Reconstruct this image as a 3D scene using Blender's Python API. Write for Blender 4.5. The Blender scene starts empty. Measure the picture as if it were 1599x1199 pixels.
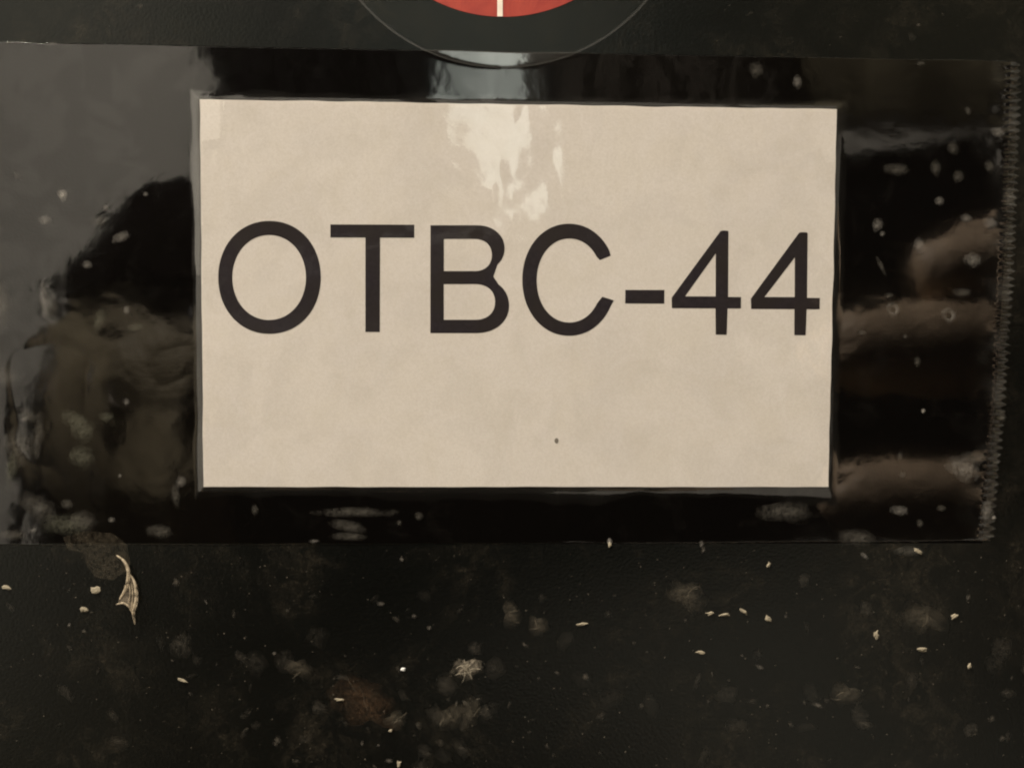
import bpy, bmesh, math, random
import numpy as np
from mathutils import Vector, Matrix, noise
from mathutils.geometry import tessellate_polygon
random.seed(7); np.random.seed(7)
sc = bpy.context.scene
R = math.radians
S = 0.0612e-3                 # metres on the panel per photo pixel (tape is 48 mm wide)
D = 0.16                      # lens to panel
def M2(px, py): return ((px-799.5)*S, (599.5-py)*S)      # a point lying ON the flat panel

# ---------------------------------------------------------------- camera, world, lamps
cam = bpy.data.objects.new('camera', bpy.data.cameras.new('camera')); sc.collection.objects.link(cam)
cam.location = (0, -D, 0); cam.rotation_euler = (R(90), 0, 0)
cam.data.sensor_width = 36; cam.data.lens = 36*D/(1599*S)
cam.data.clip_start = 0.001; cam.data.clip_end = 50
sc.camera = cam
w = bpy.data.worlds.new('World'); sc.world = w; w.use_nodes = True
w.node_tree.nodes['Background'].inputs[0].default_value = (1, .86, .68, 1)
w.node_tree.nodes['Background'].inputs[1].default_value = 0.018
def lamp(name, loc, target, size, power, col):
    l = bpy.data.lights.new(name, 'AREA'); l.shape = 'DISK'; l.size = size; l.energy = power; l.color = col
    o = bpy.data.objects.new(name, l); sc.collection.objects.link(o); o.location = loc
    o.rotation_euler = (Vector(target)-Vector(loc)).to_track_quat('-Z', 'Y').to_euler()
    return o
lamp('ceiling_lamp', (-0.70, -0.43, 1.10), (0, 0, 0), 0.34, 54, (1, .893, .78))
lamp('wall_fill', (-0.55, -0.80, 1.0), (-0.35, -1.7, 0.0), 0.4, 19, (1, .94, .84))  # added unseen lamp, brightens the wall that the tape mirrors
sc.view_settings.view_transform = 'Standard'; sc.view_settings.look = 'None'
sc.view_settings.exposure = 0; sc.view_settings.gamma = 1
try:
    sc.cycles.transparent_max_bounces = 24; sc.cycles.filter_width = 2.1
    sc.cycles.caustics_reflective = False
except Exception: pass

# ---------------------------------------------------------------- helpers
def tag(o, label=None, cat=None, group=None, kind=None):
    for k, v in (('label', label), ('category', cat), ('group', group), ('kind', kind)):
        if v: o[k] = v
    return o
def empty(name, loc=(0,0,0)):
    o = bpy.data.objects.new(name, None); sc.collection.objects.link(o); o.location = loc; o.empty_display_size = .01
    return o
def link(name, me, mat, parent=None, smooth=False):
    o = bpy.data.objects.new(name, me); sc.collection.objects.link(o)
    if mat and not me.materials: me.materials.append(mat)
    if parent: o.parent = parent; o.matrix_parent_inverse = Matrix.Identity(4)
    if smooth: me.polygons.foreach_set('use_smooth', [True]*len(me.polygons))
    return o
def pydata(name, v, f):
    me = bpy.data.meshes.new(name); me.from_pydata(v, [], f); me.update(); return me
def material(name):
    m = bpy.data.materials.new(name); m.use_nodes = True
    nt = m.node_tree; nt.nodes.clear()
    return m, nt, nt.nodes, nt.links
def N(ns, t, **kw):
    n = ns.new(t)
    for k, v in kw.items():
        if k.startswith('i_'): n.inputs[k[2:].replace('_', ' ')].default_value = v
        else: setattr(n, k, v)
    return n
def math_(ns, ls, op, a, b=None, c=None, clamp=False):
    n = ns.new('ShaderNodeMath'); n.operation = op; n.use_clamp = clamp
    for i, x in enumerate((a, b, c)):
        if x is None: continue
        if isinstance(x, (int, float)): n.inputs[i].default_value = x
        else: ls.new(x, n.inputs[i])
    return n.outputs[0]
def noise_(ns, ls, vec, scale, detail=4, rough=.5, dist=0):
    n = N(ns, 'ShaderNodeTexNoise'); n.inputs['Scale'].default_value = scale; n.inputs['Detail'].default_value = detail
    n.inputs['Roughness'].default_value = rough; n.inputs['Distortion'].default_value = dist
    ls.new(vec, n.inputs['Vector']); return n.outputs['Fac']
def ramp_(ns, ls, x, a, b, ca=(0,0,0,1), cb=(1,1,1,1)):
    n = N(ns, 'ShaderNodeValToRGB'); e = n.color_ramp.elements
    e[0].position = a; e[1].position = b; e[0].color = ca; e[1].color = cb
    ls.new(x, n.inputs[0]); return n.outputs[0]
def mixc(ns, ls, f, a, b):
    n = N(ns, 'ShaderNodeMix', data_type='RGBA')
    for s, x in ((0, f), (6, a), (7, b)):
        if isinstance(x, (int, float, tuple)): n.inputs[s].default_value = x
        else: ls.new(x, n.inputs[s])
    return n.outputs[2]
def simple(name, col, rough=.5, spec=.5, var=.15, scale=30, emit=None):
    m, nt, ns, ls = material(name)
    out = N(ns, 'ShaderNodeOutputMaterial'); b = N(ns, 'ShaderNodeBsdfPrincipled')
    tc = N(ns, 'ShaderNodeTexCoord'); n = noise_(ns, ls, tc.outputs['Object'], scale, 5, .6)
    lo = tuple(c*(1-var) for c in col)+(1,); hi = tuple(min(1, c*(1+var)) for c in col)+(1,)
    ls.new(ramp_(ns, ls, n, .3, .7, lo, hi), b.inputs['Base Color'])
    b.inputs['Roughness'].default_value = rough; b.inputs['Specular IOR Level'].default_value = spec
    if emit: b.inputs['Emission Color'].default_value = emit[0]+(1,); b.inputs['Emission Strength'].default_value = emit[1]
    ls.new(b.outputs[0], out.inputs[0]); return m

# tape outline ---------------------------------------------------
def tape_top(px): return 65 + 30*max(0, px)/1590 - (3 if px < 300 else 0)*0
def tape_bot(px): return 852 - 6*px/1590
def tape_end(py):        # right hand torn edge, without teeth
    t = (py-95)/750
    return 1592 - 10*t - 34*t*t
TEETH = 11.5
# ---------------------------------------------------------------- panel (matt black board; smooth and dark where the tape glue wets it)
m, nt, ns, ls = material('panel_black')
out = N(ns, 'ShaderNodeOutputMaterial'); b = N(ns, 'ShaderNodeBsdfPrincipled'); tc = N(ns, 'ShaderNodeTexCoord')
P = tc.outputs['Object']; sx = N(ns, 'ShaderNodeSeparateXYZ'); ls.new(P, sx.inputs[0])
X, Z = sx.outputs[0], sx.outputs[2]
topz = math_(ns, ls, 'MULTIPLY_ADD', X, -30/1590, M2(0, 65)[1]-(30/1590)*(799.5*S))
botz = M2(0, 848)[1]
tz = math_(ns, ls, 'MULTIPLY_ADD', Z, -1/(750*S), (599.5-95)/750)
endx = math_(ns, ls, 'ADD', math_(ns, ls, 'MULTIPLY_ADD', tz, -10*S, (1592-14-799.5)*S), math_(ns, ls, 'MULTIPLY', math_(ns, ls, 'MULTIPLY', tz, tz), -34*S))
under = math_(ns, ls, 'MULTIPLY', math_(ns, ls, 'LESS_THAN', Z, math_(ns, ls, 'SUBTRACT', topz, .00008)), math_(ns, ls, 'GREATER_THAN', Z, botz))
under = math_(ns, ls, 'MULTIPLY', under, math_(ns, ls, 'LESS_THAN', X, endx))
n1 = noise_(ns, ls, P, 95, 6, .62, .6); n2 = noise_(ns, ls, P, 420, 5, .6, 1.2); n3 = noise_(ns, ls, P, 3500, 2, .5)
n6 = noise_(ns, ls, P, 900, 4, .65, 2.0)
dust = math_(ns, ls, 'MULTIPLY', ramp_(ns, ls, n1, .46, .72), math_(ns, ls, 'ADD', math_(ns, ls, 'MULTIPLY', ramp_(ns, ls, n2, .42, .72), .7), math_(ns, ls, 'MULTIPLY', ramp_(ns, ls, n6, .55, .72), .8)), clamp=True)
ms = N(ns, 'ShaderNodeMapping'); ms.inputs['Rotation'].default_value = (0, .5, 0); ms.inputs['Scale'].default_value = (60, 1, 2600); ls.new(P, ms.inputs[0])
sc1 = ramp_(ns, ls, noise_(ns, ls, ms.outputs[0], 1, 3, .6), .68, .76)
dust = math_(ns, ls, 'ADD', dust, math_(ns, ls, 'MULTIPLY', math_(ns, ls, 'MULTIPLY', sc1, ramp_(ns, ls, n1, .5, .6)), .35), clamp=True)
grain = ramp_(ns, ls, n3, .3, .7, (.5,.5,.5,1), (1.5,1.5,1.5,1))
base = mixc(ns, ls, dust, (.0020,.0022,.0018,1), (.026,.0215,.0145,1))
mul = N(ns, 'ShaderNodeMix', data_type='RGBA', blend_type='MULTIPLY'); mul.inputs[0].default_value = 1
ls.new(base, mul.inputs[6]); ls.new(grain, mul.inputs[7])
wet = mixc(ns, ls, under, mul.outputs[2], (.0035,.003,.0026,1))
ls.new(wet, b.inputs['Base Color'])
sp = math_(ns, ls, 'MULTIPLY_ADD', under, -.5, .5, clamp=True); ls.new(sp, b.inputs['Specular IOR Level'])
ls.new(math_(ns, ls, 'MULTIPLY_ADD', n1, .12, .17), b.inputs['Roughness']); b.inputs['Specular Tint'].default_value = (.96, 1, .95, 1)
bp = N(ns, 'ShaderNodeBump'); bp.inputs['Strength'].default_value = .12; bp.inputs['Distance'].default_value = .0001
ls.new(n3, bp.inputs['Height']); ls.new(bp.outputs[0], b.inputs['Normal'])
ls.new(b.outputs[0], out.inputs[0]); mat_panel = m
bm = bmesh.new(); bmesh.ops.create_cube(bm, size=1, matrix=Matrix.Translation((0, .01, 0)) @ Matrix.Diagonal((.9, .02, .7, 1)))
bmesh.ops.bevel(bm, geom=bm.edges[:], offset=.002, segments=2, affect='EDGES')
me = bpy.data.meshes.new('panel'); bm.to_mesh(me); bm.free()
tag(link('panel', me, mat_panel), kind='structure')

# ---------------------------------------------------------------- flat outlines
def flat(name, loops, y, mat, parent, thick=0.0):
    """planar outline (panel pixels) with optional holes at height y in front of the panel"""
    vs = [[Vector((M2(*p)[0], M2(*p)[1], 0)) for p in lp] for lp in loops]
    tri = tessellate_polygon(vs); flatv = [v for lp in vs for v in lp]
    v = [(p.x, -y, p.y) for p in flatv]; f = [tuple(t) for t in tri]
    if thick:
        n = len(v); v += [(a, -y+thick, c) for a, _, c in v]; k = 0
        for lp in vs:
            m_ = len(lp)
            for i in range(m_): f.append((k+i, k+(i+1) % m_, n+k+(i+1) % m_, n+k+i))
            k += m_
    me = pydata(name, v, f)
    bm = bmesh.new(); bm.from_mesh(me)
    for fc in bm.faces:
        fc.normal_update()
        if abs(fc.normal.y) > .9 and fc.normal.y > 0: fc.normal_flip()
    bm.to_mesh(me); bm.free()
    return link(name, me, mat, parent)
def arc(cx, cy, a, b, t0, t1, n=48, p=2.0):
    o = []
    for i in range(n+1):
        t = R(t0+(t1-t0)*i/n); c, s = math.cos(t), math.sin(t)
        o.append((cx+a*math.copysign(abs(c)**(2/p), c), cy-b*math.copysign(abs(s)**(2/p), s)))
    return o

# paper
m, nt, ns, ls = material('label_paper')
out = N(ns, 'ShaderNodeOutputMaterial'); b = N(ns, 'ShaderNodeBsdfPrincipled'); tc = N(ns, 'ShaderNodeTexCoord'); P = tc.outputs['Object']
a1 = noise_(ns, ls, P, 60, 3, .5); a2 = noise_(ns, ls, P, 5200, 2, .6); a3 = noise_(ns, ls, P, 260, 5, .6, 1)
c1 = mixc(ns, ls, ramp_(ns, ls, a1, .35, .65), (.79,.745,.70,1), (.82,.775,.722,1))
c2 = mixc(ns, ls, math_(ns, ls, 'MULTIPLY', ramp_(ns, ls, a3, .4, .7), .55), c1, (.74,.69,.61,1))
c3 = mixc(ns, ls, math_(ns, ls, 'MULTIPLY', ramp_(ns, ls, a2, .3, .7), .42), c2, (.62,.57,.50,1))
ls.new(c3, b.inputs['Base Color']); b.inputs['Roughness'].default_value = .8; b.inputs['Specular IOR Level'].default_value = .1
bp = N(ns, 'ShaderNodeBump'); bp.inputs['Strength'].default_value = .25; bp.inputs['Distance'].default_value = .00003
ls.new(a2, bp.inputs['Height']); ls.new(bp.outputs[0], b.inputs['Normal'])
ls.new(b.outputs[0], out.inputs[0]); mat_paper = m
m, nt, ns, ls = material('printed_ink')
out = N(ns, 'ShaderNodeOutputMaterial'); b = N(ns, 'ShaderNodeBsdfPrincipled'); tc = N(ns, 'ShaderNodeTexCoord'); P = tc.outputs['Object']
a2 = noise_(ns, ls, P, 2200, 4, .6); a3 = noise_(ns, ls, P, 150, 3, .5)
c = mixc(ns, ls, ramp_(ns, ls, a2, .3, .7), (.0165,.0125,.0165,1), (.029,.0235,.028,1))
c = mixc(ns, ls, ramp_(ns, ls, a3, .4, .6), c, (.024,.019,.018,1))
ls.new(c, b.inputs['Base Color']); b.inputs['Roughness'].default_value = .7; b.inputs['Specular IOR Level'].default_value = .2
ls.new(b.outputs[0], out.inputs[0]); mat_ink = m

label = empty('paper_label'); tag(label, 'cream paper label printed OTBC-44 stuck under clear tape', 'label')
def edge(p, q, n=60, amp=.5, sd=0):
    o = []
    for i in range(n):
        t = i/n; x = p[0]+(q[0]-p[0])*t; y = p[1]+(q[1]-p[1])*t
        k = noise.noise(Vector((x*.02, y*.02, sd)))*amp*(0 if i == 0 else 1)
        dx, dy = q[0]-p[0], q[1]-p[1]; l = math.hypot(dx, dy); o.append((x-dy/l*k, y+dx/l*k))
    return o
TL, TR, BR, BL = (312, 155.5), (1306.5, 171), (1293.5, 760), (318, 760)
quad = edge(TL, TR, 60, 1.6, 1)+edge(TR, BR, 60, 1.6, 2)+edge(BR, BL, 60, .9, 3)+edge(BL, TL, 60, 1.4, 4)
flat('paper', [quad], .00007, mat_paper, label, .00006)
Y = .00008
flat('letter', [arc(421, 433.3, 80.1, 88.1, 0, 360, 96, 2.08)[:-1], arc(420.4, 433.5, 57.4, 66.2, 0, 360, 96, 2.05)[:-1]], Y, mat_ink, label)
flat('letter', [[(516,350.7),(647,351.2),(647,371.6),(593.6,371.4),(593.2,518.6),(570.6,518.4),(570.6,371.3),(516,371)]], Y, mat_ink, label)
Bo = [(672.2,352)]+[(735,352)]+arc(745,388,43,36,90,-50,20,2.1)[:-1]+[(770.5,432)]+arc(744,477,51,43.2,48,-90,26,2.1)+[(672,520.2)]
Bu = [(693.2,373.4)]+[(738,373.4)]+arc(741,398.5,27,25,90,-90,24,2.2)+[(693.2,423.5)]
Bl = [(693,443.8)]+[(740,443.8)]+arc(742,471.6,31,27.8,90,-90,24,2.2)+[(693,499.4)]
flat('letter', [Bo, Bu, Bl], Y, mat_ink, label)
Co = arc(888.5,437,73,87.4,27,336,80,2.06); Ci = arc(889,438.2,50.9,65.4,332,30,80,2.06)
Co[0] = (953.5,399.5); Ci[-1] = (936.5,406.4); Co[-1] = (958.6,469.2); Ci[0] = (940.4,463.4)
flat('letter', [Co+Ci], Y, mat_ink, label)
flat('hyphen', [[(976.3,452.8),(1037.4,453),(1037.2,474.3),(976,474)]], Y, mat_ink, label)
flat('digit', [[(1125,361),(1129,360.2),(1136.4,360.6),(1137.4,362),(1136.8,463.8),(1157,464),(1156.8,481.8),(1136,481.8),(1134.6,522.8),(1117.4,522.6),(1117,481.6),(1049,481.4),(1048.6,465)],
               [(1117.4,396),(1069.6,462.8),(1117.2,462.9)]], Y, mat_ink, label)
flat('digit', [[(1247.6,363.6),(1251,362.8),(1259.6,363),(1261,364.4),(1260,465.2),(1280,465.4),(1279.6,483),(1259.4,483),(1257.9,523.6),(1240,523.4),(1240.2,482.8),(1172.6,482.6),(1172.2,466.5)],
               [(1240.8,402.2),(1193.6,463.8),(1240.6,464)]], Y, mat_ink, label)
flat('ink_speck', [arc(869,688,3.2,4.2,0,360,12)[:-1]], Y, simple('faded_speck', (.2,.18,.15)), label)

# ---------------------------------------------------------------- round sticker
st = empty('round_sticker'); tag(st, 'round clear sticker with red disc and white line, top edge of view', 'sticker')
def film(name, rough, refl, tint, haze=0.0, haze_col=(.5,.48,.42,1)):
    m, nt, ns, ls = material(name)
    out = N(ns, 'ShaderNodeOutputMaterial'); t = N(ns, 'ShaderNodeBsdfTransparent'); t.inputs[0].default_value = tint
    g = N(ns, 'ShaderNodeBsdfGlossy'); g.inputs['Roughness'].default_value = rough; g.inputs[0].default_value = (1,1,1,1)
    ge = N(ns, 'ShaderNodeNewGeometry'); vm = N(ns, 'ShaderNodeVectorMath', operation='DOT_PRODUCT')      # Schlick, the same from both sides of the thin film
    ls.new(ge.outputs['Normal'], vm.inputs[0]); ls.new(ge.outputs['Incoming'], vm.inputs[1])
    cs = math_(ns, ls, 'SUBTRACT', 1, math_(ns, ls, 'ABSOLUTE', vm.outputs['Value']), clamp=True)
    fr = ns.new('ShaderNodeMath'); fr.operation = 'MULTIPLY_ADD'; ls.new(math_(ns, ls, 'POWER', cs, 5), fr.inputs[0]); fr.inputs[1].default_value = .5; fr.inputs[2].default_value = .04
    k = math_(ns, ls, 'MULTIPLY', fr.outputs[0], refl, clamp=True)
    mx = N(ns, 'ShaderNodeMixShader'); ls.new(k, mx.inputs[0]); ls.new(t.outputs[0], mx.inputs[1]); ls.new(g.outputs[0], mx.inputs[2])
    d = N(ns, 'ShaderNodeBsdfDiffuse'); d.inputs[0].default_value = haze_col
    m2 = N(ns, 'ShaderNodeMixShader'); m2.inputs[0].default_value = haze
    ls.new(mx.outputs[0], m2.inputs[1]); ls.new(d.outputs[0], m2.inputs[2]); ls.new(m2.outputs[0], out.inputs[0])
    return m, ns, ls, dict(k=k, mx=mx, m2=m2, g=g, out=out, fr=fr, t=t)
mat_clear = film('clear_vinyl', .35, .35, (.95,.97,.95,1), .003)[0]
mat_rim = film('cut_vinyl_edge', .3, 1.5, (.9,.9,.9,1), .045)[0]
SC = (786, -186)
flat('clear_film', [arc(SC[0], SC[1], 289, 289, 0, 360, 160)[:-1]], .00004, mat_clear, st)
flat('cut_edge', [arc(SC[0], SC[1], 293, 293, 0, 360, 160)[:-1], arc(SC[0], SC[1], 289.6, 289.6, 0, 360, 160)[:-1]], .00003, mat_rim, st)
m, nt, ns, ls = material('red_print')
out = N(ns, 'ShaderNodeOutputMaterial'); b = N(ns, 'ShaderNodeBsdfPrincipled'); tc = N(ns, 'ShaderNodeTexCoord'); P = tc.outputs['Object']
nn = noise_(ns, ls, P, 260, 5, .7, .8); n4 = noise_(ns, ls, P, 3000, 2, .5)
c = mixc(ns, ls, ramp_(ns, ls, nn, .35, .65), (.27,.022,.018,1), (.43,.058,.034,1))
c = mixc(ns, ls, math_(ns, ls, 'MULTIPLY', n4, .25), c, (.3,.08,.05,1))
ls.new(c, b.inputs['Base Color']); b.inputs['Roughness'].default_value = .45; ls.new(b.outputs[0], out.inputs[0])
RC = (786, -214)
flat('red_disc', [arc(RC[0], RC[1], 241, 241, 0, 360, 140)[:-1]], .00006, m, st)
flat('white_line', [[(776.5,-420),(784,-420),(785,26.4),(776.5,26.4)]], .00008, simple('white_print', (.8,.72,.6), .5, .3, .1, 900), st)

# ---------------------------------------------------------------- packing tape: one film, draped over panel, sticker and paper
def sst(a, b, x): t = np.clip((x-a)/(b-a), 0, 1); return t*t*(3-2*t)
rng = np.random.RandomState(3)
def vnoise(x, y, seed):           # smooth value noise, numpy
    xi = np.floor(x).astype(int); yi = np.floor(y).astype(int); fx = x-xi; fy = y-yi
    fx = fx*fx*(3-2*fx); fy = fy*fy*(3-2*fy)
    def h(a, b):
        n = (a*374761393 + b*668265263 + seed*982451653) & 0x7fffffff
        n = ((n ^ (n >> 13))*1274126177) & 0x7fffffff
        return ((n ^ (n >> 16)) & 0xffff)/65535.0
    return (h(xi, yi)*(1-fx)+h(xi+1, yi)*fx)*(1-fy)+(h(xi, yi+1)*(1-fx)+h(xi+1, yi+1)*fx)*fy
NX, NY = 720, 330
u = np.linspace(0, 1, NX); vv = np.linspace(0, 1, NY)
U, V = np.meshgrid(u, vv)
x0 = -260.0
yt = 65 + 30*np.clip(x0+U*1850, 0, 1700)/1590; yb = 852 - 6*np.clip(x0+U*1850, 0, 1700)/1590
PYr = yt+(yb-yt)*V
tt = (PYr-95)/750
xe = 1592-10*tt-34*tt*tt
saw = np.abs(((PYr/TEETH+.6*vnoise(PYr*.03, PYr*0, 4)) % 1)-.5)*2
tooth = (saw-.5)*11*(.55+.9*vnoise(PYr*.08, PYr*0+3, 9))
PX = x0+(xe-x0)*U + tooth*np.clip((U-.985)/.015, 0, 1)
PY = PYr + (vnoise(PX*.01, PX*0, 5)-.5)*2.5*(np.abs(V-.5) > .49)
# distance outside the paper quad, with the ragged width of the air gap round it
L_ = 312+(PY-155)*6/605; Rr = 1306.5-(PY-171)*13/589; T_ = 155.5+(PX-312)*15.5/994.5; B_ = 760.0
dx = np.maximum(L_-PX, PX-Rr); dy = np.maximum(T_-PY, PY-B_)
scal = 12 + 16*np.abs(np.sin((PX-330)/88.0))**.7*(PY > 760)*(PX < 1080)*0 
gapb = 8+20*vnoise(PX*.0105+.4, PY*0+2, 18)**1.6+7*vnoise(PX*.03, PY*0, 8)
gapt = 11+5*vnoise(PX*.02, PY*0+5, 8)+2*np.sin(PX*.05)
gapl = 12+4*vnoise(PY*.02, PX*0+9, 8); gapr = 13+5*vnoise(PY*.02, PX*0+19, 8)
gx = np.where(PX < 800, gapl, gapr); gy = np.where(PY < 400, gapt, gapb)
e = np.maximum(dx/gx, dy/gy); ee = np.clip(e, 0, 1)
rise = np.where(e <= 0, 1.0, (1-ee)**2.6)
h = 0.03 + 0.085*rise                                     # mm above the panel
r2 = np.hypot(PX-SC[0], PY-SC[1]); h += 0.028*(1-sst(286, 298, r2))*(1-rise)
onp = sst(.2, -.01, e)
h += (vnoise(PX*.011, PY*.014, 1)-.5)*(0.038-.031*sst(1250,1400,PX))*(1-onp)          # slow waviness
h += (1-onp)*(1-sst(100, 230, PX))*sst(430, 620, PY)*(vnoise(PX*.016, PY*.012, 41)-.5)*0.10
h += (vnoise(PX*.028, PY*.03, 2)-.5)*(.010-.007*sst(1250,1400,PX))*(1-onp)
h += (vnoise(PX*.075, PY*.08, 3)-.5)*0.002*(1-.6*sst(1250,1400,PX))
h += onp*(vnoise(PX*.022, PY*.022, 6)-.5)*0.013
h += onp*(vnoise(PX*.05, PY*.055, 16)-.5)*0.008
h += onp*.028*np.clip((PX-312)/36, 0, 1)*(1-sst(222, 238, PY+.2*(PX-312)))*(1-sst(346, 352, PX))
h += onp*.020*np.clip((PX-735)/40, 0, 1)*sst(285, 297, PY)*(1-sst(316, 326, PY))*(1-sst(770, 776, PX))
h += onp*(np.abs(vnoise(PX*.035+3, PY*.02, 51)-.5))*.020
dr = xe-PX; h += 0.10*(1-sst(0, 26, dr))*(.6+.5*np.cos(PYr/TEETH*2*np.pi)); h += .05*(1-sst(0, 60, dr))*vnoise(PX*.04, PY*.05, 12)
h = np.maximum(h, .022 + .068*onp)
edge_ = np.minimum(V, 1-V)*785; h = np.where(edge_ < 2, np.minimum(h, .034), h)
co = np.stack([(PX-799.5)*S, -h*1e-3, (599.5-PY)*S], -1).reshape(-1, 3)
idx = np.arange(NX*NY).reshape(NY, NX)
q = np.stack([idx[:-1,:-1], idx[1:,:-1], idx[1:,1:], idx[:-1,1:]], -1).reshape(-1, 4)
bnd = np.concatenate([idx[0,:], idx[1:,-1], idx[-1,:-1][::-1], idx[1:-1,0][::-1]])     # skirt = cut edge of the film
sk = co[bnd].copy(); sk[:,1] += .000018; k0 = len(co); co = np.vstack([co, sk]); nb = len(bnd); ar = np.arange(nb); nx_ = (ar+1) % nb
q = np.vstack([q, np.stack([bnd[ar], bnd[nx_], k0+nx_, k0+ar], -1)])
me = bpy.data.meshes.new('tape_film'); me.vertices.add(len(co)); me.vertices.foreach_set('co', co.ravel().astype(np.float32))
me.loops.add(q.size); me.loops.foreach_set('vertex_index', q.ravel().astype(np.int32))
me.polygons.add(len(q)); me.polygons.foreach_set('loop_start', np.arange(0, q.size, 4, dtype=np.int32))
me.polygons.foreach_set('loop_total', np.full(len(q), 4, dtype=np.int32)); me.update(); me.validate()
gapm = np.clip(1-e, 0, 1)**.3*(e > -.06)*(e < 1)
inr = 1-sst(287, 291, r2)
side = np.where((dx/gapl >= dy/gy) & (PX < 800), 1.1, .24)*np.where((PX < 330) & (PY > 430), .55, 1)  # left gap painted paler, most in its upper part, after the mirrored wall
rfx = (PX < 330)*(PY < 430)*1.6  # mirror boost put in at upper left for the bright wall reflection
hzm = side*gapm*(.03+.07*np.clip(1-1.6*ee, 0, 1)+.03*vnoise(PX*.03, PY*.03, 31)**2) + inr*(1-onp)*.022 + (1-sst(2, 60, dr))*(.004+.05*vnoise(PX*.045, PY*.05, 33)**4) + (1-sst(0, 16, dr))*.07*np.clip(np.cos(PYr/TEETH*2*np.pi)-.2, 0, 1)*3*vnoise(PX*0, PY*.07, 35)**3*.2  # stress whitening plus painted sheen at gap and sticker, painted glints on the teeth
rfm = 1.9+(1.7*side+rfx)*gapm*(1-onp)+1.9*inr
for nm_, ar_ in (('air_gap', rfm), ('whitening', hzm)):
    at_ = me.attributes.new(nm_, 'FLOAT', 'POINT'); at_.data.foreach_set('value', np.concatenate([ar_.ravel(), np.full(nb, .004 if nm_ == 'whitening' else 1.9)]).astype(np.float32))
tape = empty('packing_tape'); tag(tape, 'strip of glossy clear packing tape with torn saw-tooth end over the label', 'tape')
m, ns, ls, d = film('tape_film', .048, 2.1, (.955,.95,.93,1), .0)
tc = N(ns, 'ShaderNodeTexCoord'); P = tc.outputs['Object']; sx = N(ns, 'ShaderNodeSeparateXYZ'); ls.new(P, sx.inputs[0]); X, Z = sx.outputs[0], sx.outputs[2]
# air pockets (no glue contact) reflect from more surfaces: over the sticker film and in patches
aA = N(ns, 'ShaderNodeAttribute', attribute_name='air_gap'); aW = N(ns, 'ShaderNodeAttribute', attribute_name='whitening')
pk = noise_(ns, ls, P, 170, 4, .55, .8); pock = ramp_(ns, ls, pk, .50, .56)
refl = math_(ns, ls, 'ADD', aA.outputs['Fac'], math_(ns, ls, 'MULTIPLY', pock, .25))
k = math_(ns, ls, 'MULTIPLY', d['fr'].outputs[0], refl, clamp=True); ls.new(k, d['mx'].inputs[0])
fine = noise_(ns, ls, P, 1500, 3, .5); mid = noise_(ns, ls, P, 420, 3, .5, .4)
mp = N(ns, 'ShaderNodeMapping'); mp.inputs['Scale'].default_value = (8, 1, 900); ls.new(P, mp.inputs[0])
scr = noise_(ns, ls, mp.outputs[0], 6, 3, .6)
hh = math_(ns, ls, 'ADD', math_(ns, ls, 'MULTIPLY', fine, .12), math_(ns, ls, 'ADD', mid, math_(ns, ls, 'MULTIPLY', scr, .05)))
bp = N(ns, 'ShaderNodeBump'); bp.inputs['Strength'].default_value = .10; bp.inputs['Distance'].default_value = .00006
ls.new(hh, bp.inputs['Height']); ls.new(bp.outputs[0], d['g'].inputs['Normal'])
hz = math_(ns, ls, 'MULTIPLY', ramp_(ns, ls, noise_(ns, ls, P, 240, 5, .6, 1.), .55, .8), .006); hz = math_(ns, ls, 'ADD', hz, aW.outputs['Fac']); ls.new(hz, d['m2'].inputs[0])
link('film', me, m, tape, smooth=True)

# bubbles / trapped grit under the tape film, parts of the tape
def blob_mesh(name, rx, rz, ht, seed, n=14, ragged=.25, hollow=0.0):
    rs = random.Random(seed); ph = rs.random()*9; v = []; f = []
    rings = 4
    v.append((0, -ht*(1-hollow), 0))
    for r in range(1, rings+1):
        t = r/rings
        for i in range(n):
            a = 2*math.pi*i/n; k = 1+ragged*(math.sin(2*a+ph)*.5+math.sin(3*a+ph*2)*.4+math.sin(5*a+ph*3)*.3+.3*(rs.random()-.5))*t
            hgt = ht*(math.cos(t*math.pi/2))*(1-hollow*(1-t)) if not hollow else ht*math.sin(t*math.pi)
            v.append((rx*t*k*math.cos(a), -hgt, rz*t*k*math.sin(a)))
    for i in range(n): f.append((0, 1+(i+1) % n, 1+i))
    for r in range(rings-1):
        for i in range(n):
            a = 1+r*n+i; b_ = 1+r*n+(i+1) % n; f.append((a, b_, b_+n, a+n))
    return pydata(name, v, f)
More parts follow.
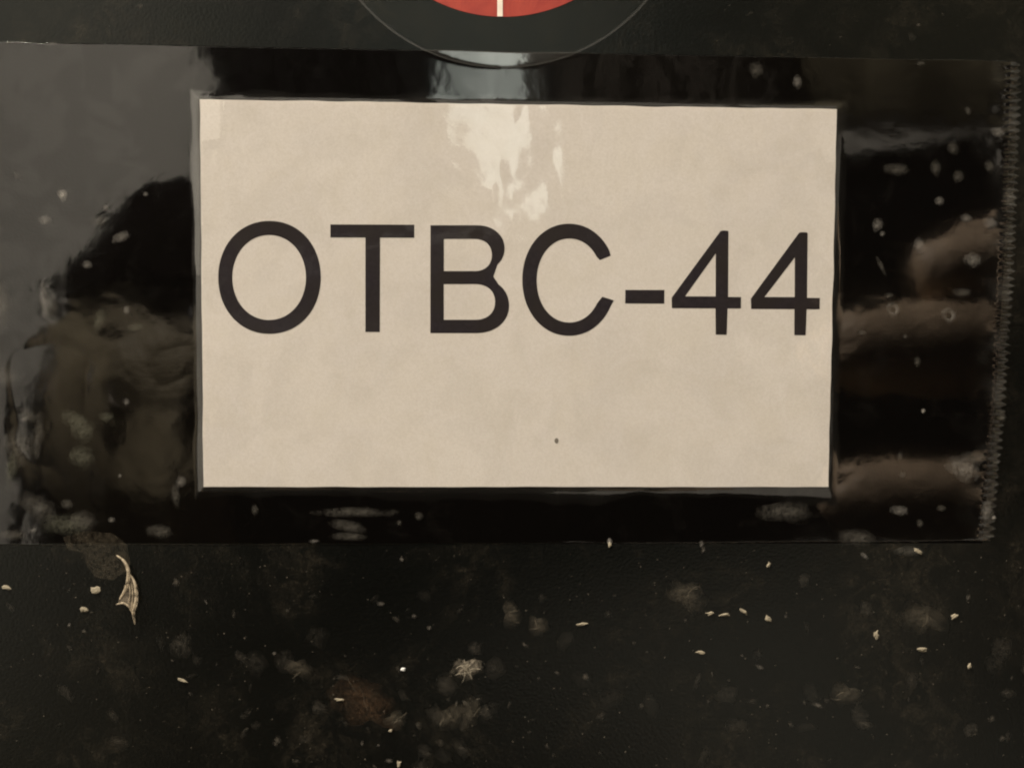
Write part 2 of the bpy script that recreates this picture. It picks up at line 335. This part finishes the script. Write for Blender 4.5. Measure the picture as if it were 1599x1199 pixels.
def dusty(name, fac, col, rough=.4, soft=0):
    m, nt, ns, ls = material(name)
    out = N(ns, 'ShaderNodeOutputMaterial'); t = N(ns, 'ShaderNodeBsdfTransparent'); b = N(ns, 'ShaderNodeBsdfPrincipled')
    b.inputs['Base Color'].default_value = col+(1,); b.inputs['Roughness'].default_value = rough
    tc = N(ns, 'ShaderNodeTexCoord'); nz = noise_(ns, ls, tc.outputs['Object'], 2600, 3, .6)
    lw = N(ns, 'ShaderNodeTexCoord')
    f = math_(ns, ls, 'MULTIPLY', ramp_(ns, ls, nz, .3, .62), fac, clamp=True)
    if soft:
        gm = N(ns, 'ShaderNodeMapping'); gm.inputs['Location'].default_value = (-1, 0, -1); gm.inputs['Scale'].default_value = (2, 0, 2); ls.new(tc.outputs['Generated'], gm.inputs[0])
        ln = N(ns, 'ShaderNodeVectorMath', operation='LENGTH'); ls.new(gm.outputs[0], ln.inputs[0])
        n5 = noise_(ns, ls, tc.outputs['Object'], soft, 4, .6)
        rr = math_(ns, ls, 'ADD', ln.outputs['Value'], math_(ns, ls, 'MULTIPLY_ADD', n5, 1.4, -.7))
        f = math_(ns, ls, 'MULTIPLY', ramp_(ns, ls, rr, .15, .95, (1,1,1,1), (0,0,0,1)), f)
    mx = N(ns, 'ShaderNodeMixShader'); ls.new(f, mx.inputs[0]); ls.new(t.outputs[0], mx.inputs[1]); ls.new(b.outputs[0], mx.inputs[2])
    ls.new(mx.outputs[0], out.inputs[0]); return m
mb_pale = dusty('pale_bubble', .20, (.62,.58,.50), soft=900); mb_dim = dusty('dim_bubble', .095, (.6,.56,.46), soft=700); mb_brt = dusty('bright_grit', .4, (.75,.7,.6), soft=1200)
mb_green = dusty('greenish_bubble', .11, (.5,.5,.36), soft=500)
bub = [ (30,700,30,40,10,0),(100,820,40,22,0,3),(250,830,22,14,0,0),(560,800,70,10,0,0),(1230,800,50,20,0,0),(1420,860,30,9,0,0),  # px, py, rx, ry, rot, material
 (82,70,9,4,0,1),(98,304,9,11,0,2),(72,345,11,11,0,1),(27,276,8,7,0,0),(190,371,19,9,-25,1),(166,326,6,7,0,1),(155,348,17,11,-20,0),(228,304,5,5,0,1),
 (136,414,8,10,0,1),(70,470,8,38,-4,1),(82,480,12,30,0,0),(198,486,7,8,0,1),(212,512,14,8,-10,3),(155,500,9,24,15,3),(10,590,22,24,0,0),(6,480,12,45,0,0),
 (45,650,16,14,20,0),(38,655,6,5,0,1),(60,680,9,45,5,0),(115,655,26,16,10,3),(165,651,13,10,0,3),(130,672,22,22,0,3),(198,628,5,8,0,1),(128,715,26,20,0,3),
 (18,735,12,32,8,3),(188,743,4,4,0,1),(282,752,8,14,25,1),(275,775,9,22,-5,0),(105,788,12,9,0,0),(130,815,28,18,0,0),(60,790,40,22,20,0),(52,828,8,4,-15,1),
 (22,835,26,10,0,0),(175,812,6,6,0,1),(398,797,7,10,0,0),(654,806,8,8,0,0),(624,816,5,5,0,0),(490,845,9,4,0,1),(545,838,36,7,0,0),(545,822,32,12,10,0),
 (952,846,4,8,0,2),(1180,110,13,15,15,0),(1245,130,9,12,0,1),(1436,100,8,5,0,0),(1511,175,6,8,-15,0),(1558,208,12,11,0,1),(1400,265,22,12,0,0),(1488,232,11,13,-20,0),
 (1461,264,9,17,0,0),(1495,276,9,14,20,0),(1370,352,9,14,30,1),(1377,366,5,6,0,1),(1435,384,11,13,0,1),(1467,315,8,10,0,1),(1508,341,10,8,0,1),(1545,350,14,11,0,1),
 (1519,407,14,15,0,1),(1376,417,5,18,-25,0),(1544,262,10,12,0,0),(1575,312,12,16,0,0),(1500,457,16,9,0,0),(1387,462,7,6,0,0),
 (1441,642,4,5,0,2),(1405,712,5,8,0,0),(1409,742,6,6,0,0),(1505,730,32,22,8,1),(1520,715,24,14,0,0),(1404,797,15,10,0,1),(1469,794,8,7,0,0),(1436,818,7,8,0,0),
 (1540,798,10,22,10,1),(1551,808,4,5,0,2),(1345,520,7,6,0,0),(1413,526,4,5,0,0),(1432,565,6,10,0,0),(1336,840,40,14,0,0),(1350,868,4,10,-50,1),(1564,652,8,10,0,0),(1095,850,4,8,0,1),
 (1012,1150,3,3,0,0)][:-1]
mm = {0: mb_dim, 1: mb_pale, 2: mb_brt, 3: mb_green}
for i, (px, py, rx, ry, rot, k) in enumerate(bub):
    mex = blob_mesh('bubble', rx*S, ry*S, .00003 if max(rx, ry) > 12 else .00005, i)
    o = link('bubble', mex, mm[k], tape, True); xx, zz = M2(px, py); o.location = (xx, -.00012, zz); o.rotation_euler[1] = R(rot)
# two ring shaped craters with a bright lower lip
for i, (px, py, r) in enumerate([(1394,484,12), (1481,493,13)]):
    v = []; f = []; n = 20
    prof = [(0,.00001),(.35,.00001),(.55,.00006),(.8,.00010),(1.0,.0)]
    for t, hh_ in prof[1:]:
        for j in range(n):
            a = 2*math.pi*j/n; v.append((r*S*t*math.cos(a), -hh_, r*S*t*1.1*math.sin(a)))
    for k in range(len(prof)-2):
        for j in range(n):
            a = k*n+j; b_ = k*n+(j+1) % n; f.append((a, b_, b_+n, a+n))
    o = link('ring_bubble', pydata('ring_bubble', v, f), mb_pale, tape, True); xx, zz = M2(px, py); o.location = (xx, -.00013, zz)

# ---------------------------------------------------------------- chips, lint and crumbs on the bare panel
chip_mats = {'w': simple('pale_crumb', (.22,.19,.13), .8, .4, .3, 1500), 'g': dusty('grey_crumb', .55, (.13,.115,.09), .8, soft=1500), 'b': simple('bright_crumb', (.6,.6,.56), .5, .5, .1, 1500)}
chips = [ # px, py, len, wid, rot, mat, label
 (9,917,9,5,15,'w','small pale crumb at the left edge just under the tape'),
 (149,921,8,9,10,'w','three-cornered yellowish crumb left of the torn lint shred'),
 (131,952,9,6,5,'w','blunt tan crumb below the three-cornered crumb'),
 (109,976,5,5,0,'g','faint grey crumb below and left of the blunt tan crumb'),
 (322,940,7,3,50,'g','thin slanting grey chip right of the torn lint shred'),
 (285,1062,9,4,20,'w','slim tan chip alone in the lower left of the panel'),
 (530,1092,10,3.4,0,'w','straight bar-like pale chip above the brown smear'),
 (629,1045,5,4,0,'b','brightest tiny white grain right of centre bar chip'),
 (610,1140,4,3,-30,'w','tiny orange-white grain at the end of the brown smear'),
 (566,1160,4,9,10,'g','upright dull chip near the bottom of the panel'),
 (592,1163,4,4,0,'g','dull round grain beside the upright dull chip'),
 (607,1188,9,7,0,'g','dull clump touching the bottom of the view'),
 (623,1192,5,6,0,'w','pale grain beside the dull bottom clump'),
 (909,974,10,3.6,-8,'w','flat cream chip in the middle under the letter C'),
 (952,851,3,6,10,'w','upright cream sliver on the lower tape edge'),
 (1098,858,4,8,30,'g','dull slanting sliver under the tape edge'),
 (1110,957,9,4,-8,'w','left half of the long broken cream chip'),
 (1132,959,10,3.6,-4,'w','right half of the long broken cream chip'),
 (1162,955,9,3.6,32,'w','slanting cream chip right of the long broken chip'),
 (1200,966,7,6,45,'w','stubby cream chip nearest the slanting cream chip'),
 (1227,962,6,4,55,'g','greyish steep chip right of the stubby cream chip'),
 (1094,1018,10,4,6,'w','bright flat chip below the long broken chip'),
 (1106,1094,4,4,0,'g','small pale grain far below the bright flat chip'),
 (1158,1023,4,3,20,'g','tiny dull grain right of the bright flat chip'),
 (1187,1042,9,6,30,'g','reddish dull flake near the small dull grain'),
 (1433,860,10,4.5,28,'w','orange-cream chip under the torn tape corner'),
 (1200,882,3,6,20,'w','small upright chip below the label right corner'),
 (1511,933,4,10,25,'g','long dull sliver at the far right of the panel'),
 (1490,962,8,4,-20,'w','bright cream chip below the long dull sliver'),
 (1368,991,4.5,9,10,'w','upright yellowish chip at right of the panel'),
 (1439,1013,10,5,10,'w','pinkish flat chip right of the upright yellowish chip'),
 (1514,1040,6,6,45,'w','knobbly cream grain lowest at the far right'),
 (1338,1041,8,3,15,'g','faint curved flake below the upright yellowish chip'),
 (1275,1100,11,7,15,'g','broad dull flake in the lower right of the panel'),
 (428,1020,5,5,0,'g','faint grey grain left of the bar-like chip'),
 (595,943,9,7,0,'g','faint roundish grey grain under the tape below letter T'),
 (647,962,5,6,0,'g','second faint grey grain from the letter T'),
 (670,980,6,6,0,'g','lowest of the three faint grey grains near centre'),
 (628,874,5,9,-15,'g','faint grey sliver hanging from the lower tape edge'),
]
def chip_mesh(L, Wd, seed):
    rs = random.Random(seed); n = 9; v = []; ht = .00014; rs2 = rs.random()
    for lay, (sc_, y) in enumerate(((1, 0), (.95, -ht*.7), (.5, -ht))):
        for i in range(n):
            a = 2*math.pi*i/n; r = 1+.75*(random.Random(seed*31+i).random()-.5)
            ca, sa = math.cos(a), math.sin(a)
            L_k = 1
            v.append((L*S*.82*sc_*r*math.copysign(abs(ca)**(.7+.5*rs2), ca), y*(1+.3*rs.random()), Wd*S*.72*sc_*r*math.copysign(abs(sa)**.9, sa)))
    f = [tuple(range(2*n, 3*n))]
    for l in range(2):
        for i in range(n): f.append((l*n+i, l*n+(i+1) % n, (l+1)*n+(i+1) % n, (l+1)*n+i))
    return pydata('crumb', v, f)
for i, (px, py, l, wd, rot, mk, lab) in enumerate(chips):
    o = link('crumb', chip_mesh(l, wd, i+3), chip_mats[mk]); xx, zz = M2(px, py); o.location = (xx, .0, zz); o.rotation_euler = (R(random.uniform(-12, 12)), R(rot), 0)
    tag(o, lab, 'crumb', 'crumbs stuck to the panel')
# soft scuffs nobody could count, each with a faded rim
v = []; f = []; rim = []
rs = random.Random(11)
for i in range(170):
    px = rs.uniform(-20, 1620); py = rs.triangular(862, 1210, 1120) if rs.random() < .9 else rs.uniform(5, 60); r = rs.choice((3, 4, 5, 7, 9, 14, 20))*(1 if py > 200 else .4)
    ax = rs.uniform(.35, 1); th = rs.random()*3.14; k = len(v); lv = rs.uniform(.25, 1)*(1 if r < 8 else .45); x, z = M2(px, py+r)
    v.append((x, -.00009, z)); rim.append(lv)
    for ring, (t, w_) in enumerate(((.5, .7), (1, 0))):
        for j in range(10):
            a = 2*math.pi*j/10; q_ = r*S*t*(1+.5*(rs.random()-.5)); dx_, dz_ = q_*math.cos(a), q_*ax*math.sin(a)
            v.append((x+dx_*math.cos(th)-dz_*math.sin(th), -.00009+.00004*t, z+dx_*math.sin(th)+dz_*math.cos(th))); rim.append(lv*w_)
    f += [(k, k+1+j, k+1+(j+1) % 10) for j in range(10)]+[(k+1+j, k+11+j, k+11+(j+1) % 10, k+1+(j+1) % 10) for j in range(10)]
me = pydata('scuffs', v, f); at_ = me.attributes.new('fade', 'FLOAT', 'POINT'); at_.data.foreach_set('value', rim)
m_sc = dusty('scuff', .16, (.40,.35,.27), .9)
ns, ls = m_sc.node_tree.nodes, m_sc.node_tree.links; mxn = [n for n in ns if n.type == 'MIX_SHADER'][0]; src = mxn.inputs[0].links[0].from_socket
aF = N(ns, 'ShaderNodeAttribute', attribute_name='fade'); ls.new(math_(ns, ls, 'MULTIPLY', src, aF.outputs['Fac']), mxn.inputs[0])
tag(link('scuffs', me, m_sc), 'faint soft scuffs and fluff over the lower black panel', 'dust', kind='stuff')
# finest dust nobody could count
v = []; f = []
for i in range(900):
    px = random.uniform(-40, 1640); py = random.uniform(850, 1240) if random.random() < .85 else random.uniform(-40, 70)
    py += 8; px_, pz = M2(px, py); r = S*random.choice((.5, .6, .7, .9, 1.2, 1.6))*(1 if py > 200 else .6); a0 = random.random()*6; st_ = random.uniform(.4, 1); k = len(v)
    for j in range(5):
        a = a0+2*math.pi*j/5; v.append((px_+r*math.cos(a), -.00002, pz+r*st_*math.sin(a)))
    v.append((px_, -.00005, pz)); f += [(k+j, k+(j+1) % 5, k+5) for j in range(5)]
o = link('dust', pydata('dust', v, f), dusty('fine_dust', .2, (.34,.29,.21), .9)); tag(o, 'fine pale dust scattered over the bare black panel', 'dust', kind='stuff')

# fibres
def tube_mesh(name, paths, n=6):
    v = []; f = []
    for pts, rad in paths:
        k = len(v); m_ = len(pts)
        for i, p in enumerate(pts):
            p = Vector(p); a = Vector(pts[max(0, i-1)]); b_ = Vector(pts[min(m_-1, i+1)]); t = (b_-a).normalized()
            s = t.cross(Vector((0, 1, 0))); s = s.normalized() if s.length > 1e-6 else Vector((1, 0, 0)); u_ = t.cross(s)
            r = rad*(.25+.75*math.sin(math.pi*(i+.3)/(m_-.4)))
            for j in range(n):
                a_ = 2*math.pi*j/n; q_ = p+s*math.cos(a_)*r+u_*math.sin(a_)*r; v.append(tuple(q_))
        for i in range(m_-1):
            for j in range(n):
                a_ = k+i*n+j; b2 = k+i*n+(j+1) % n; f.append((a_, b2, b2+n, a_+n))
    return pydata(name, v, f)
def P3(px, py, h=.0001): x, z = M2(px, py); return (x, -h, z)
def bez(p, n=14):
    o = []; m_ = len(p)-1
    for i in range(n+1):
        t = i/n*m_; k = min(int(t), m_-1); t -= k
        p0, p1, p2, p3 = p[max(0, k-1)], p[k], p[k+1], p[min(m_, k+2)]
        o.append(tuple(.5*((2*b)+(c-a)*t+(2*a-5*b+4*c-d_)*t*t+(3*b-a-3*c+d_)*t**3) for a, b, c, d_ in zip(p0, p1, p2, p3)))
    return o
m_lint = dusty('lint', .55, (.62,.52,.36), .7); m_lint2 = dusty('lint_web', .30, (.55,.45,.32), .8)
lint = empty('lint_shred', (0, -.0002, 0)); tag(lint, 'torn cream shred of lint hanging below the tape, lower left', 'lint')
link('fibre', tube_mesh('fibre', [(bez([P3(183,866),P3(196,876,.0003),P3(203,893,.0004),P3(199,915,.0003),P3(188,935,.0002)], 20), 3.0*S)]), m_lint, lint, True)
link('fibre', tube_mesh('fibre', [(bez([P3(203,893,.0003),P3(213,910,.0004),P3(215,935,.0004),P3(210,955,.0003),P3(212,974,.0001)], 20), 3.0*S)]), m_lint, lint, True)
link('fibre', tube_mesh('fibre', [(bez([P3(182,943),P3(194,940,.0003),P3(203,946,.0003),P3(209,958,.0002)], 14), 1.8*S)]), m_lint, lint, True)
link('fibre', tube_mesh('fibre', [(bez([P3(199,900,.0002),P3(205,920,.0003),P3(202,942,.0002)], 10), .9*S), (bez([P3(206,905,.0002),P3(209,925,.0003),P3(207,950,.0002)], 10), .9*S)]), m_lint, lint, True)
flat('web', [[(200,893),(213,908),(215,935),(209,958),(202,944),(186,938),(198,915)]], .00022, m_lint2, lint)
flat('smear', [[(100,838),(135,828),(178,832),(200,850),(205,880),(196,892),(178,905),(150,900),(136,880),(132,862),(108,858)]], .00019, dusty('glue_smear', .06, (.4,.33,.22), .8), lint)
def clump(px, py, r, n, seed, lab, mat, rad=1.0, soft=None):
    t = empty('lint_clump', (M2(px, py)[0], 0, M2(px, py)[1])); tag(t, lab, 'lint', 'lint clumps stuck to the panel')
    rs = random.Random(seed); paths = []; a = rs.random()*6.28
    for i in range(n if n > 12 else 2):
        a = rs.random()*6.28 if i % 3 == 0 else a+.5; pts = []
        x, y = rs.uniform(-r, r)*.4, rs.uniform(-r, r)*.4; b_ = a
        for k in range(4):
            pts.append((x*S, -rs.uniform(.00005, .0003), -y*S)); b_ += rs.uniform(-.8, .8); x += math.cos(b_)*r*.3; y += math.sin(b_)*r*.3
        paths.append((bez(pts, 9), rad*.5*S*rs.uniform(.6, 1.2)))
    link('fibres', tube_mesh('fibres', paths), mat, t, True)['kind'] = 'stuff'
    o = link('fluff', blob_mesh('fluff', r*1.25*S, r*.95*S, .00012, seed+50, 22, .4), soft or m_fluff, t, True); o.rotation_euler[1] = rs.random()*3
ml3 = dusty('grey_lint', .3, (.42,.37,.27), .8); ml4 = dusty('faint_lint', .1, (.34,.29,.2), .9)
m_fluff = dusty('fluff', .12, (.40,.34,.24), .9, soft=1300); m_flufb = dusty('fluff_pale', .4, (.50,.43,.32), .9, soft=1500); m_flufr = dusty('fluff_brown', .1, (.36,.2,.1), .9, soft=600)
clump(728, 1044, 20, 16, 1, 'curled pale clump of fibre below the letter B', ml3, 1.6, m_flufb)
clump(800, 960, 18, 9, 2, 'faint tangled fibre under the middle of the tape edge', ml4, 2.0)
clump(842, 978, 16, 7, 3, 'faint tangled fibre just right of its twin in the middle', ml4, 1.8)
clump(700, 1120, 22, 7, 4, 'dull olive wisp below the curled pale clump', ml4, 2.2)
clump(735, 1110, 20, 5, 5, 'dull thin wisp right of the dull olive wisp', ml4, 1.8)
clump(1075, 930, 26, 7, 6, 'spiky faint fibres below the hyphen of the label', ml4, 1.5)
clump(1440, 965, 28, 8, 7, 'faint grey fibres left of the far right cream chip', ml4, 1.5)
clump(620, 1125, 16, 8, 8, 'reddish wisp beside the brown smear at the bottom', ml4, 1.6)
clump(565, 1095, 46, 4, 18, 'broad reddish-brown smear right of the bar-like chip', ml4, 1.0, m_flufr)
clump(470, 1045, 18, 6, 9, 'faint grey wisp above the bar-like chip', ml4, 1.6)
clump(1320, 1085, 20, 6, 10, 'olive wisp in the lower right of the panel', ml4, 1.6)

# ================================================================ what stands in front of the panel and shows mirrored in the tape
# wall of the room
wall_m = simple('grey_wall_paint', (.62,.60,.55), .8, .2, .04, 3)
def box(name, x0, x1, y0, y1, z0, z1, mat, parent=None, bev=.004):
    bm = bmesh.new(); bmesh.ops.create_cube(bm, size=1, matrix=Matrix.Translation(((x0+x1)/2, (y0+y1)/2, (z0+z1)/2)) @ Matrix.Diagonal((x1-x0, y1-y0, z1-z0, 1)))
    if bev: bmesh.ops.bevel(bm, geom=bm.edges[:], offset=bev, segments=2, affect='EDGES')
    me = bpy.data.meshes.new(name); bm.to_mesh(me); bm.free(); return link(name, me, mat, parent)
o = box('room_wall', -2.2, 2.2, -1.76, -1.70, -1.2, 1.5, wall_m); tag(o, kind='structure')
win = empty('window', (0, -1.69, 0)); tag(win, 'tall bright window mirrored between dark curtains in the tape', 'window')
box('pane', -.10, .05, -.0, .004, .18, .62, simple('daylit_glass', (.5,.55,.55), .1, .5, .02, 3, ((.95,1.0,.88), 1.65)), win, 0)
box('frame', -.125, -.10, -.005, .02, .16, .64, simple('frame_paint', (.5,.5,.48), .5), win); box('frame', .05, .075, -.005, .02, .16, .64, bpy.data.materials['frame_paint'], win)
box('frame', -.10, .05, -.005, .02, .62, .64, bpy.data.materials['frame_paint'], win); box('frame', -.10, .05, -.005, .02, .16, .18, bpy.data.materials['frame_paint'], win)
cur_m = simple('dark_curtain_cloth', (.012,.011,.011), .9, .1, .2, 20); cur2 = simple('brown_curtain_cloth', (.34,.30,.20), .9, .1, .2, 20)
def curtain(x0, x1, z0, z1, y, mat, lab, amp=.014, sweep=0):
    n = 60; v = []; f = []
    rows = (z0, z0+.03, z0+.06, z0+.09, z0+.12, .30, .45, z1) if z0 < .2 else (z0, (z0+z1)/2, z1)
    for j, z in enumerate(rows):
        for i in range(n+1):
            t = i/n; x = x0+(x1-x0)*t
            x += sweep*t**3*max(0, (.30-z)/.12)
            v.append((x, y+amp*math.sin(t*38)+amp*.3*math.sin(t*91+j), z))
    for j in range(len(rows)-1):
        for i in range(n): a = j*(n+1)+i; f.append((a, a+1, a+n+2, a+n+1))
    o = link('curtain', pydata('curtain', v, f), mat, None, True); s = o.modifiers.new('t', 'SOLIDIFY'); s.thickness = .004
    tag(o, lab, 'curtain', 'curtains mirrored in the tape')
curtain(-.325, -.068, .13, .80, -1.62, cur_m, 'black curtain left of the bright window, mirrored in the tape', .014, .065)
curtain(.018, .275, .13, .80, -1.62, simple('charcoal_curtain_cloth', (.07,.062,.052), .9, .1, .2, 20), 'black curtain right of the bright window, mirrored in the tape')
curtain(.30, .95, .30, .80, -1.675, cur2, 'short brown curtain farthest right, mirrored in the tape', .003)

# phone, held just behind the lens
ph = empty('phone', (.0235, -.1675, -.0015)); ph.rotation_euler = (0, -R(10.5), 0)
tag(ph, 'black phone held level in front of the label, mirrored in the tape', 'phone')
bm = bmesh.new(); bmesh.ops.create_cube(bm, size=1, matrix=Matrix.Diagonal((.163, .008, .074, 1)))
bmesh.ops.bevel(bm, geom=[e_ for e_ in bm.edges if abs((e_.verts[0].co-e_.verts[1].co).y) > .005], offset=.006, segments=6, affect='EDGES')
bmesh.ops.bevel(bm, geom=[e_ for e_ in bm.edges if abs(e_.verts[0].co.y-e_.verts[1].co.y) < 1e-5 and len(e_.link_faces) == 2 and e_.calc_face_angle() > .5], offset=.0015, segments=2, affect='EDGES')
me = bpy.data.meshes.new('case'); bm.to_mesh(me); bm.free(); link('case', me, simple('black_case', (.005,.005,.006), .5, .3), ph, True)
def disc(name, x, z, r, y, mat, parent):
    n = 28; v = [(x+r*math.cos(2*math.pi*i/n), y, z+r*math.sin(2*math.pi*i/n)) for i in range(n)]+[(x+r*math.cos(2*math.pi*i/n), y-.001, z+r*math.sin(2*math.pi*i/n)) for i in range(n)]
    f = [tuple(range(n))]+[(i, (i+1) % n, n+(i+1) % n, n+i) for i in range(n)]; return link(name, pydata(name, v, f), mat, parent)
lens_m = simple('lens_glass', (.004,.004,.006), .05, .8)
for lx, lz in ((-.017, -.003), (-.035, .010), (-.035, -.016)): disc('lens', lx, lz, .0065, .0051, lens_m, ph)

# person: one continuous skinned body with right hand round the phone
face_m = simple('shaded_face', (.20,.172,.112), .6, .3, .15, 40); skin_m = simple('skin', (.42,.32,.22), .55, .4, .12, 60); hair_m = simple('dark_hair', (.006,.005,.005), 1.0, .0, .4, 200)  # head skin darker than the hands: shade under the hair painted in
cloth_m = simple('olive_cloth', (.10,.095,.075), .9, .1, .2, 40)
person = empty('person', (-.132, -.60, -.6)); tag(person, 'person in dark hair and olive top holding phone, mirrored in the tape', 'person')
PL = Vector(person.location)
verts = []; edges = []; rads = []
def node(p, r, par=None):
    verts.append(tuple(Vector(p)-PL)); rads.append(r)
    if par is not None: edges.append((par, len(verts)-1))
    return len(verts)-1
pel = node((-.13,-.66,-.62), .13); ch = node((-.13,-.68,-.35), .13, pel); up = node((-.13,-.67,-.20), .10, ch); nk = node((-.132,-.645,-.12), .052, up); hd0 = node((-.132,-.615,-.06), .055, nk)
sh = node((.03,-.67,-.21), .058, up); el = node((.20,-.52,-.40), .045, sh); fa = node((.19,-.33,-.22), .036, el); wr = node((.150,-.205,-.075), .026, fa)
pm = node((.126,-.186,-.035), .024, wr); pm2 = node((.120,-.180,-.004), .022, pm)
sh2 = node((-.29,-.67,-.22), .058, up); el2 = node((-.42,-.55,-.42), .045, sh2); wr2 = node((-.34,-.36,-.50), .028, el2); hn2 = node((-.30,-.30,-.50), .026, wr2)
def finger(par, pts, rs):
    for p, r in zip(pts, rs): par = node(p, r, par)
finger(pm2, [(.117,-.166,.016),(.109,-.1525,.025),(.090,-.149,.0235),(.0735,-.149,.0185)], [.0098,.0088,.0080,.0065])
finger(pm2, [(.119,-.164,.005),(.108,-.149,.0075),(.082,-.146,.0065),(.0545,-.147,.0055)], [.0105,.0105,.0100,.0080])
finger(pm, [(.120,-.162,-.021),(.108,-.141,-.0215),(.082,-.136,-.0215),(.054,-.139,-.0205)], [.0098,.0098,.0092,.0075])
finger(pm, [(.122,-.170,-.044),(.108,-.153,-.048),(.086,-.150,-.050),(.066,-.151,-.051)], [.0090,.0085,.0080,.0065])
finger(pm2, [(.112,-.192,.012),(.092,-.190,.016),(.074,-.186,.014)], [.0125,.0105,.0085])
for k in range(4): finger(hn2, [(-.295+.0*k,-.285,-.475-.018*k),(-.27,-.27,-.475-.018*k),(-.255,-.275,-.477-.018*k)], [.010,.009,.0075])
me = bpy.data.meshes.new('body'); me.from_pydata(verts, edges, []); me.update()
body = link('body', me, skin_m, person)
sk = body.modifiers.new('skin', 'SKIN'); sk.use_smooth_shade = True
for i, r in enumerate(rads): me.skin_vertices[0].data[i].radius = (r, r)
me.skin_vertices[0].data[0].use_root = True
body.modifiers.new('sub', 'SUBSURF').levels = 2; body.modifiers['sub'].render_levels = 2
# head
def headshape(p, hair=False):
    x, y, z = p
    v = Vector((x*.075, y*.090, z*.108))
    if z < 0: v.x *= 1-.28*(-z)**1.4; v.y *= 1-.12*(-z)
    if not hair and y > .2:
        g = lambda cx, cz, sx_, sz: math.exp(-((x-cx)/sx_)**2-((z-cz)/sz)**2)
        v.y += .015*g(0, -.12, .16, .24)+.010*g(0, -.24, .22, .10)-.006*g(.38, .06, .2, .14)-.006*g(-.38, .06, .2, .14)+.006*g(0, -.50, .3, .06)+.008*g(0,-.85,.3,.12)+.005*g(0,.26,.7,.08)
    return v
bm = bmesh.new(); bmesh.ops.create_icosphere(bm, subdivisions=5, radius=1)
for v_ in bm.verts: v_.co = headshape(v_.co)
hc = Vector((-.132, -.60, -.020))
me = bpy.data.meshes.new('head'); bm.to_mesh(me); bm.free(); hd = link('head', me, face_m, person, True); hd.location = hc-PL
eye_m = simple('eye_in_shade', (.12,.10,.07), .5)
for s in (-1, 1):
    bm = bmesh.new(); bmesh.ops.create_uvsphere(bm, u_segments=16, v_segments=10, radius=.0115); me = bpy.data.meshes.new('eye'); bm.to_mesh(me); bm.free()
    o = link('eye', me, eye_m, person, True); o.location = hc-PL+Vector((s*.030, .070, .007))
    bm = bmesh.new(); bmesh.ops.create_icosphere(bm, subdivisions=3, radius=1, matrix=Matrix.Diagonal((.010, .018, .032, 1))); me = bpy.data.meshes.new('ear'); bm.to_mesh(me); bm.free()
    o = link('ear', me, skin_m, person, True); o.location = hc-PL+Vector((s*.076, -.005, -.005))
bm = bmesh.new(); bmesh.ops.create_icosphere(bm, subdivisions=5, radius=1)
dele = []
for v_ in bm.verts:
    x, y, z = v_.co
    if z < .42+.10*max(0, y) and not (y < -.1 and z > -.8): dele.append(v_)
    nz = noise.noise(Vector((x*4, y*4, z*5)))*.06+noise.noise(Vector((x*15, y*15, z*8)))*.035
    v_.co = headshape(v_.co, True)*(1.10+nz)
bmesh.ops.delete(bm, geom=dele, context='VERTS')
me = bpy.data.meshes.new('hair'); bm.to_mesh(me); bm.free(); o = link('hair', me, hair_m, person, True); o.location = hc-PL
o.modifiers.new('t', 'SOLIDIFY').thickness = .008
# loose locks hanging beside the face
paths = []
for i in range(22):
    s = -1 if i % 3 else 1; x = hc.x+s*random.uniform(.060, .078); y = hc.y+random.uniform(-.03, .03)
    paths.append((bez([(x+random.uniform(-.01,.01), y, hc.z+random.uniform(.02,.05)), (x+s*random.uniform(-.004,.012), y+.005, hc.z), (x+s*random.uniform(-.008,.012), y, hc.z-.05), (x+s*random.uniform(-.02,.004), y, hc.z-random.uniform(.07,.11))], 12), random.uniform(.003,.006)))
me = tube_mesh('hair_lock', paths)
for v_ in me.vertices: v_.co = v_.co-PL
link('hair_locks', me, hair_m, person, True)['kind'] = 'stuff'
# top
bm = bmesh.new()
for (c, r) in (((-.13,-.68,-.40), (.19,.125,.27)), ((-.13,-.675,-.22), (.215,.10,.10))):
    g = bmesh.ops.create_icosphere(bm, subdivisions=4, radius=1, matrix=Matrix.Translation(Vector(c)-PL) @ Matrix.Diagonal(r+(1,)))
me = bpy.data.meshes.new('top'); bm.to_mesh(me); bm.free(); o = link('top', me, cloth_m, person, True)
rm = o.modifiers.new('r', 'REMESH'); rm.mode = 'VOXEL'; rm.voxel_size = .012; rm.use_smooth_shade = True
